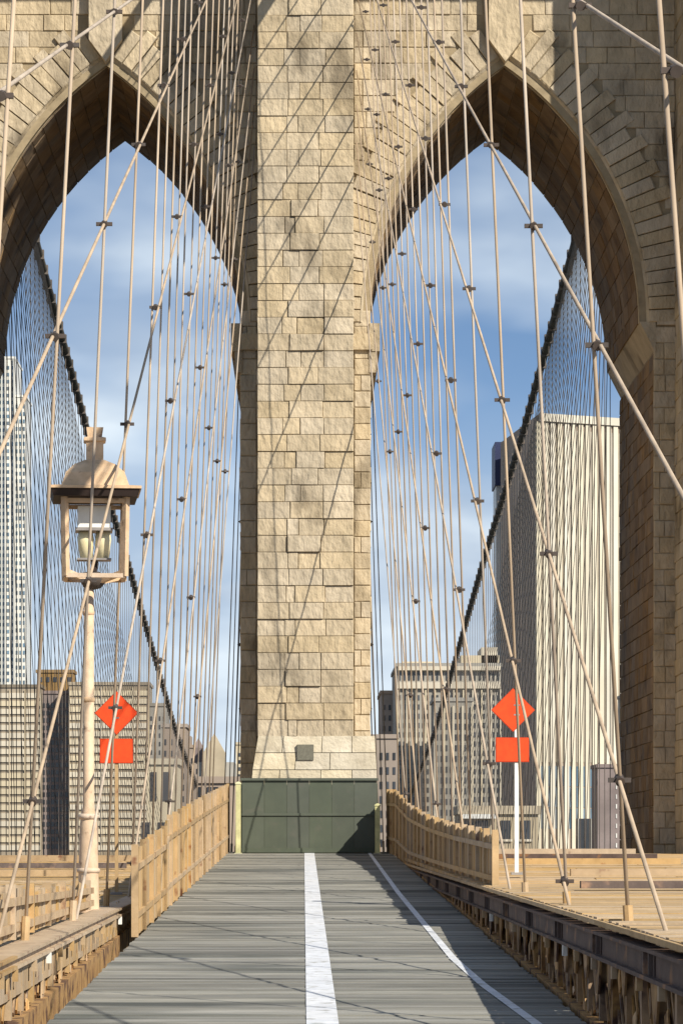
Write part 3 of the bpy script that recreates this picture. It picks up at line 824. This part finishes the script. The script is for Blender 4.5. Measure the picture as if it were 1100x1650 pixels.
# bracket cup
hx = cx + (153-143)*LDK
LL.add(MB().tube([(cx, cy, lz(948)), (cx+.02, cy, lz(940)), (hx-.02, cy, lz(930)), (hx-.02, cy, lz(922))], [.08, .17, .20, .10], 14), 'cup', M['clamp'], smooth=True)
rot = R(5)
def tilt(mb):
    o = Vector((hx, cy, 0)); m = Matrix.Rotation(rot, 3, 'Z')
    mb.v = [tuple(m @ (Vector(v) - o) + o) for v in mb.v]; return mb
hw = .43
for i, j in ((-1,-1),(1,-1),(1,1),(-1,1)):
    b = MB(); b.beam((hx+i*hw*.95, cy+j*hw*.95, lz(932)), (hx+i*hw, cy+j*hw, lz(800)), .075, .075)
    LL.add(tilt(b), 'corner_post', M['lamp_paint'])
    b = MB(); b.beam((hx+i*.05, cy+j*.05, lz(938)), (hx+i*hw*.95, cy+j*hw*.95, lz(925)), .07, .07)
    LL.add(tilt(b), 'arm', M['lamp_paint'])
for z_ in (lz(931), lz(812)):
    w = hw*.95 if z_ < lz(900) else hw; fr = MB()
    fr.box(hx-w, hx+w, cy-w-.03, cy-w+.03, z_-.03, z_+.03).box(hx-w, hx+w, cy+w-.03, cy+w+.03, z_-.03, z_+.03)
    fr.box(hx-w-.03, hx-w+.03, cy-w+.031, cy+w-.031, z_-.03, z_+.03).box(hx+w-.03, hx+w+.03, cy-w+.031, cy+w-.031, z_-.03, z_+.03)
    LL.add(tilt(fr), 'lower_frame' if z_ < lz(900) else 'upper_frame', M['lamp_paint'])
LL.add(tilt(MB().sq([(hx,cy,lz(806),.585),(hx,cy,lz(794.5),.62)])), 'eave_lining', M['lamp_under'])
LL.add(tilt(MB().sq([(hx,cy,lz(794.3),.64),(hx,cy,lz(790),.64),(hx,cy,lz(787),.47),(hx,cy,lz(766),.41),(hx,cy,lz(752),.29),(hx,cy,lz(743),.14)])), 'roof', M['lamp_paint'])
LL.add(tilt(MB().sq([(hx,cy,lz(742.9),.12),(hx,cy,lz(714),.12),(hx,cy,lz(712),.155),(hx,cy,lz(707),.155),(hx,cy,lz(705),.10),(hx,cy,lz(690),.12)])), 'finial', M['lamp_paint'])
# reflector box and two glass chimneys
LL.add(tilt(MB().box(hx-.24, hx+.22, cy-.2, cy+.2, lz(852), lz(818))), 'reflector_box', M['white_metal'])
LL.add(tilt(MB().box(hx-.27, hx+.25, cy-.22, cy+.22, lz(857), lz(852.5))), 'reflector_plate', M['grey_metal'])
for dx_ in (-.13, .12):
    lamp_g = LL.add(tilt(MB().tube([(hx+dx_, cy, lz(857.5)), (hx+dx_, cy, lz(870)), (hx+dx_*.9, cy, lz(900))], [.10, .115, .09], 12)), 'lamp_glass', M['frost'], smooth=True)
LL.add(tilt(MB().box(hx-.25, hx+.23, cy-.15, cy+.15, lz(903.5), lz(900.5))), 'tray', M['grey_metal'])
LL.add(tilt(MB().tube([(hx, cy, lz(904)), (hx-.02, cy, lz(928))], .05, 10)), 'stem', M['lamp_under'])

lamp.location = (P(143, 0, 54).x, 54, (dz(LD)-.3)*1.2); lamp.scale = (1.2, 1.2, 1.2)      # full size: stands on the girder outside the low fence

# ------------------------------------------------------------------ orange signs
def sign(label, px, rc, sq_c, sq_w, sq_h, base_row, D, post_mat, post_w, pxpost, tiltz=0):
    k = D/FPX
    c = P(px, rc, D); b = P(px, base_row, D)
    t = thing('warning_sign', label, 'warning sign', (b.x, D, b.z), 'orange diamond signs on posts'); L = Local(t)
    pp = P(pxpost, 0, D).x
    L.add(MB().box(pp-post_w/2, pp+post_w/2, D+.02, D+.02+post_w, b.z, c.z+.35), 'post', M[post_mat])
    L.add(MB().box(pp-.12, pp+.12, D-.08, D+.18, b.z-.02, b.z+.03), 'base_plate', M['grey_metal'])
    r = 35.5*k
    def dia(r, y0, y1):
        f = [(c.x, y0, c.z-r), (c.x+r, y0, c.z), (c.x, y0, c.z+r), (c.x-r, y0, c.z)]
        return MB().prism(f, [(p[0], y1, p[2]) for p in f])
    L.add(dia(r, D-.004, D+.006), 'sign_border', M['orange_edge'])
    L.add(dia(r*.955, D-.010, D-.0045), 'diamond_panel', M['orange'])
    s2 = P(px+sq_c[0], sq_c[1], D)
    L.add(MB().box(s2.x-sq_w/2*k, s2.x+sq_w/2*k, D-.004, D+.006, s2.z-sq_h/2*k, s2.z+sq_h/2*k), 'plate_border', M['orange_edge'])
    L.add(MB().box(s2.x-(sq_w/2-1.2)*k, s2.x+(sq_w/2-1.2)*k, D-.010, D-.0045, s2.z-(sq_h/2-1.2)*k, s2.z+(sq_h/2-1.2)*k), 'square_panel', M['orange'])
    for dzz in (-.1, .1):
        L.add(MB().box(pp-.06, pp+.06, D-.014, D-.0105, c.z+dzz-.015, c.z+dzz+.015), 'bolt_strap', M['grey_metal'])
sign('orange diamond sign over a square plate on a white post, right of the tower pier', 826, 1144, (-1, 1208), 54, 40, 1408, 66, 'white_metal', .085, 832)
sign('orange diamond sign over a square plate beside the tan lamp on the left', 188, 1149, (0, 1210), 54, 40, 1440, 66, 'tan_paint', .07, 188)

# ------------------------------------------------------------------ city beyond
GZ = -38.5
def facade(L, A, B, z0, z1, nx, nz, wf, hf, mtw, name='window', out=.25, stuff=True, parts_mat=None):
    """window grid on the face from A to B (2D points), recessed look: proud frames round dark panes"""
    A, B = Vector((A[0], A[1], 0)), Vector((B[0], B[1], 0)); d = B-A; nrm = Vector((d.y, -d.x, 0)).normalized()
    mb = MB(); dx = d/nx; dzz = (z1-z0)/nz
    for i in range(nx):
        for j in range(nz):
            a = A + dx*(i+.5-wf/2) ; b = A + dx*(i+.5+wf/2)
            za, zb_ = z0+dzz*(j+.5-hf/2), z0+dzz*(j+.5+hf/2)
            f = [a+nrm*.12+Vector((0,0,za)), b+nrm*.12+Vector((0,0,za)), b+nrm*.12+Vector((0,0,zb_)), a+nrm*.12+Vector((0,0,zb_))]
            bk = [p - nrm*.3 for p in f]
            mb.prism(f, bk)
    L.add(mb, name, M[mtw], kind='stuff')
def wall_strips(L, A, B, z0, z1, n, wf, out, mt, name):
    A, B = Vector((A[0], A[1], 0)), Vector((B[0], B[1], 0)); d = B-A; nrm = Vector((d.y, -d.x, 0)).normalized(); dx = d/n
    for i in range(n+1):
        c = A + dx*i; a, b = c - dx*wf/2, c + dx*wf/2
        f = [a+nrm*out+Vector((0,0,z0)), b+nrm*out+Vector((0,0,z0)), b+nrm*out+Vector((0,0,z1)), a+nrm*out+Vector((0,0,z1))]
        L.add(MB().prism(f, [p-nrm*(out+.05) for p in f]), name, M[mt])
def bands(L, A, B, z0, z1, n, hf, out, mt, name='spandrel_band', stuff=False):
    A, B = Vector((A[0], A[1], 0)), Vector((B[0], B[1], 0)); d = B-A; nrm = Vector((d.y, -d.x, 0)).normalized(); h = (z1-z0)/n
    for j in range(n):
        za = z0 + h*j; zb_ = za + h*hf
        f = [A+nrm*out+Vector((0,0,za)), B+nrm*out+Vector((0,0,za)), B+nrm*out+Vector((0,0,zb_)), A+nrm*out+Vector((0,0,zb_))]
        L.add(MB().prism(f, [p-nrm*(out+.05) for p in f]), name, M[mt])
def bld(name, label, px0, px1, row, D, depth, mt, cat='building', z0=GZ):
    x0, x1 = P(px0,0,D).x, P(px1,0,D).x; z1 = P(0,row,D).z
    t = thing(name, label, cat, ((x0+x1)/2, D, z0)); L = Local(t)
    L.add(MB().box(x0, x1, D, D+depth, z0, z1), 'wall', M[mt])
    L.add(MB().box(x0-.3, x1+.3, D-.3, D+depth+.3, z1+.01, z1+.8), 'parapet', M[mt])
    L.x0, L.x1, L.z1, L.D = x0, x1, z1, D
    L.F = ((x0, D), (x1, D)); return L

# --- right side: slab tower with ribs
Ds = 900
A = P(866, 0, Ds); B = P(1012, 0, Ds+12); Cc = P(806, 0, Ds+62)
zt = P(0, 668, Ds).z
t = thing('ribbed_tower', 'tall windowless cream tower with vertical ribs behind the right arch', 'skyscraper', (A.x, Ds, GZ)); L = Local(t)
A2, B2, C2 = (A.x, A.y), (B.x, B.y), (Cc.x, Cc.y); D2 = (Cc.x+B.x-A.x, Cc.y+12)
fr = [(A2[0],A2[1],GZ),(B2[0],B2[1],GZ),(D2[0],D2[1],GZ),(C2[0],C2[1],GZ)]
body = MB(); n = 0
body.prism([fr[3], fr[2], fr[1], fr[0]], [(p[0], p[1], zt) for p in (fr[3], fr[2], fr[1], fr[0])])
L.add(body, 'wall', M['b_taupe'])
def lerp2(a, b, k): return (a[0]+(b[0]-a[0])*k, a[1]+(b[1]-a[1])*k)
wall_strips(L, A2, B2, 0, zt-2.0, 13, .62, .55, 'b_cream', 'rib')
bands(L, (A2[0]+.2, A2[1]-.1), B2, zt-1.9, zt+.3, 1, 1, 1.0, 'b_cream', 'cornice')
# slots between ribs
facade(L, A2, B2, 24, zt-3, 13, 1, .999, .98, 'b_slot', 'slot_panel')
facade(L, A2, lerp2(A2, B2, .70), 6, 24, 9, 3, .36, .95, 'window_blue', 'window')
facade(L, C2, A2, 8, zt-4, 7, 40, .16, .55, 'b_slot', 'vent')
bands(L, lerp2(A2, B2, .42), lerp2(A2, B2, .70), 0, 9.0, 1, 1, 1.1, 'window', 'loading_bay')
wall_strips(L, lerp2(A2, B2, .42), lerp2(A2, B2, .70), 0, 9.0, 4, .12, 1.3, 'b_grey', 'bay_post')
# navy rooftop screen at the left edge
p0, p1 = P(797, 0, 968), P(808, 0, 968)
t = thing('rooftop_screen', 'narrow navy panel tower standing against the left flank of the ribbed tower', 'building', (p0.x, 968, GZ)); L = Local(t)
L.add(MB().box(p0.x, p1.x, 968, 985, P(0,782,968).z, P(0,712,968).z), 'panel', M['b_navy'])
L.add(MB().box(p0.x+.4, p1.x, 969, 984, GZ, P(0,782.1,968).z), 'shaft', M['b_pale'])
# purple box at the foot
L = bld('low_block', 'dark purple brown block at the foot of the ribbed tower, by the right arch pier', 962, 1004, 1237, 700, 14, 'b_purple')
facade(L, (L.x0+3.6, L.D), (L.x1, L.D), 0, L.z1-1, 2, 8, .25, .45, 'b_pale')

# --- right: municipal style block
L = bld('stone_office_block', 'broad grey stone office building with cornice and many windows right of the pier', 640, 806, 1074, 720, 45, 'b_grey')
facade(L, *L.F, 0, L.z1-6, 22, 17, .42, .55, 'window')
wall_strips(L, L.F[0], L.F[1], 0, L.z1-5.2, 11, .16, .55, 'b_tan_light', 'pilaster')
bands(L, L.F[0], L.F[1], L.z1-5, L.z1-3.6, 1, 1, .9, 'b_tan_light', 'cornice')
bands(L, L.F[0], L.F[1], L.z1-.9, L.z1, 1, 1, 1.2, 'b_tan_light', 'cornice')
facade(L, *L.F, L.z1-3.4, L.z1-1, 22, 1, .4, .8, 'window', 'attic_window')
x0, x1 = P(742,0,722).x, P(804,0,722).x
for a, b, r in ((742, 804, 1056), (775, 801, 1043), (648, 700, 1066)):
    xa, xb = P(a,0,724).x, P(b,0,724).x
    L.add(MB().box(xa, xb, 724, 740, L.z1+.82, P(0,r,724).z), 'penthouse', M['b_tan_light'])
L = bld('pinkish_block', 'narrow pinkish building between the pier and the grey office block', 614, 650, 1118, 760, 30, 'b_pink')
facade(L, *L.F, 0, L.z1-2, 4, 14, .4, .5, 'window')
L.add(MB().box(P(640,0,757).x, P(651,0,757).x, 757, 759.6, P(0,1210,757).z, P(0,1160,757).z), 'bay', M['b_tan_light'])
L = bld('grey_stone_block', 'darker grey block in front of the office building near the pier', 598, 640, 1190, 600, 20, 'b_taupe')
facade(L, *L.F, 0, L.z1-2, 4, 7, .4, .5, 'window')
L = bld('grey_office_wing', 'taupe office wing left of the white sign post', 700, 760, 1130, 690, 20, 'b_grey')
facade(L, *L.F, 0, L.z1-2, 8, 13, .5, .55, 'window')
wall_strips(L, L.F[0], L.F[1], 0, L.z1-1, 4, .22, .5, 'b_tan_light', 'pilaster')
# tan toll-house like building with dark openings
L = bld('tan_pavilion', 'low tan pavilion with dark square openings behind the right fence', 742, 866, 1312, 300, 12, 'b_tan')
for i, (a, b) in enumerate(((748, 762), (766, 786), (806, 822), (838, 854))):
    w_ = L.add(MB().box(P(a,0,300).x, P(b,0,300).x, 299.9, 300.05, P(0,1352,300).z, P(0,1322,300).z), 'window', M['window'])
    L.add(MB().box(P(a,0,300).x-.15, P(b,0,300).x+.15, 299.8, 299.899, P(0,1356,300).z, P(0,1352.2,300).z), 'sill', M['b_tan_light'])
L.add(MB().box(P(740,0,300).x, P(800,0,300).x, 299.2, 299.69, P(0,1319,300).z, P(0,1312,300).z), 'lintel', M['b_pale'])

# --- left: banded housing slab
L = bld('banded_slab', 'long tan apartment slab with horizontal window bands at lower left', -60, 66, 1108, 800, 18, 'window_warm')
n = 20
bands(L, L.F[0], L.F[1], 0, L.z1-.6, n, .62, .35, 'b_tan_light')
wall_strips(L, L.F[0], L.F[1], 0, L.z1-.6, 5, .06, .42, 'b_tan', 'mullion')
L = bld('dark_core_block', 'dark grey recessed block between the tan apartment slabs', 67, 111, 1118, 806, 16, 'b_purple')
facade(L, *L.F, 0, L.z1-2, 6, 20, .62, .6, 'window')
L = bld('banded_slab', 'tan apartment slab with window bands behind the tan lamp and left sign', 112, 240, 1104, 800, 18, 'window_warm')
bands(L, L.F[0], L.F[1], 0, L.z1-.6, 20, .62, .35, 'b_tan_light')
wall_strips(L, L.F[0], L.F[1], 0, L.z1-.6, 5, .07, .42, 'b_tan', 'mullion')
L = bld('brown_penthouse', 'brown rooftop block above the banded slabs, left of the lamp pole', 60, 118, 1084, 812, 10, 'brown_roof')
facade(L, *L.F, L.z1-3, L.z1-.5, 5, 1, .5, .5, 'window')
L = bld('grey_block', 'plain grey building stepping down right of the tan banded slab', 240.5, 268, 1138, 801, 20, 'b_grey')
facade(L, *L.F, 0, L.z1-2, 4, 16, .4, .5, 'window')
L = bld('grey_block', 'lower grey brown building with tall dark windows, left of the gabled building', 262, 300, 1172, 700, 20, 'b_taupe')
facade(L, *L.F, 0, L.z1-2, 4, 10, .4, .5, 'window')
L = bld('cream_block', 'cream house with two tall dark windows behind the left fence', 236, 286, 1232, 420, 12, 'b_tan_light')
for a, b in ((243, 253), (262, 275)):
    L.add(MB().box(P(a,0,420).x, P(b,0,420).x, 419.85, 420.05, P(0,1290,420).z, P(0,1244,420).z), 'window', M['window'])
for a, b in ((228, 242), (255, 270)):
    L.add(MB().box(P(a,0,420).x, P(b,0,420).x, 419.85, 420.05, P(0,1352,420).z, P(0,1325,420).z), 'window', M['window'])
# gabled building with small spire
t = thing('gabled_building', 'small stone building with a pointed gable left of the dark pier edge', 'building', (P(345,0,620).x, 620, GZ)); L = Local(t)
x0, x1, zt_ = P(318,0,620).x, P(378,0,620).x, P(0,1228,620).z
L.add(MB().box(x0, x1, 620, 640, GZ, zt_), 'wall', M['b_grey'])
gx0, gx1 = P(328,0,619).x, P(362,0,619).x; gx = (gx0+gx1)/2
gf = [(gx0, 619, zt_-3), (gx1, 619, zt_-3), (gx1, 619, P(0,1212,619).z), (gx, 619, P(0,1182,619).z), (gx0, 619, P(0,1212,619).z)]
L.add(MB().prism(gf, [(p[0], 632, p[2]) for p in gf]), 'gable', M['b_tan'])
L.add(MB().sq([(P(320,0,625).x, 625, zt_, 1.0), (P(320,0,625).x, 625, P(0,1205,625).z, 1.0), (P(320,0,625).x, 625, P(0,1190,625).z, .1)]), 'turret', M['b_purple'])
facade(L, (x0, 620), (x1, 620), 2, zt_-3, 6, 5, .45, .6, 'window')
L = bld('low_grey_block', 'low grey building with dark openings above the left fence', 310, 384, 1262, 380, 12, 'b_taupe')
for a, b in ((320, 326), (334, 341), (344, 352), (356, 366)):
    L.add(MB().box(P(a,0,380).x, P(b,0,380).x, 379.85, 380.05, P(0,1304,380).z, P(0,1268,380).z), 'window', M['window'])
L = bld('brown_stepped_block', 'hazy brown building with a stepped top left of the gabled building', 290, 322, 1205, 820, 20, 'b_taupe')
facade(L, *L.F, 0, L.z1-2, 4, 9, .4, .5, 'window')
L.add(MB().box(P(294,0,824).x, P(308,0,824).x, 824, 834, L.z1+.82, P(0,1186,824).z), 'penthouse', M['b_taupe'])
# pale steel and glass tower at the far left
Dg = 1150
L = bld('steel_skyscraper', 'pale rippled steel skyscraper at the far left edge', -60, 24, 578, Dg, 30, 'b_pale', 'skyscraper')
facade(L, *L.F, 0, L.z1-2, 12, 70, .5, .5, 'window_blue')
wall_strips(L, L.F[0], L.F[1], 0, L.z1, 6, .22, 1.0, 'b_pale', 'bay')
L = bld('steel_skyscraper_wing', 'lower pale steel shoulder beside the far left skyscraper', 24.5, 42, 640, Dg+3, 24, 'b_pale', 'skyscraper')
facade(L, *L.F, 0, L.z1-2, 3, 60, .5, .5, 'window_blue')
# distant low skyline to fill between
rnd = random.Random(5)
kinds = ['b_tan', 'b_grey', 'b_taupe', 'b_pink', 'b_tan_light']
desc = ['tan', 'grey', 'taupe', 'pinkish', 'cream']
ordn = ['farthest out to the left', 'second from the far left', 'nearest the frame on the left', 'at the left edge of the pier', 'behind the middle of the pier', 'just right of the pier', 'nearest the frame on the right', 'second out on the right', 'third out on the right', 'farthest out to the right']
skyl = [(-340, -250, 1150, 900), (-240, -160, 1220, 700), (-150, -70, 1100, 1000), (380, 470, 1200, 980), (470, 560, 1160, 1100), (560, 612, 1230, 900), (1010, 1090, 1120, 820), (1095, 1180, 1190, 700), (1190, 1300, 1080, 950), (1310, 1420, 1200, 760)]
for i, (a, b, r, D) in enumerate(skyl):
    k = rnd.randrange(5)
    where = 'beyond the left side of the tower' if b < 300 else ('hidden behind the centre pier' if b < 640 else 'beyond the right side of the tower')
    L = bld('distant_building', desc[k] + ' city block ' + where + ', ' + ordn[i], a, b, r, D, 25, kinds[k])
    L.root['group'] = 'far city blocks beside the tower'
    facade(L, *L.F, 0, L.z1-2, 8, 14, .4, .5, 'window')
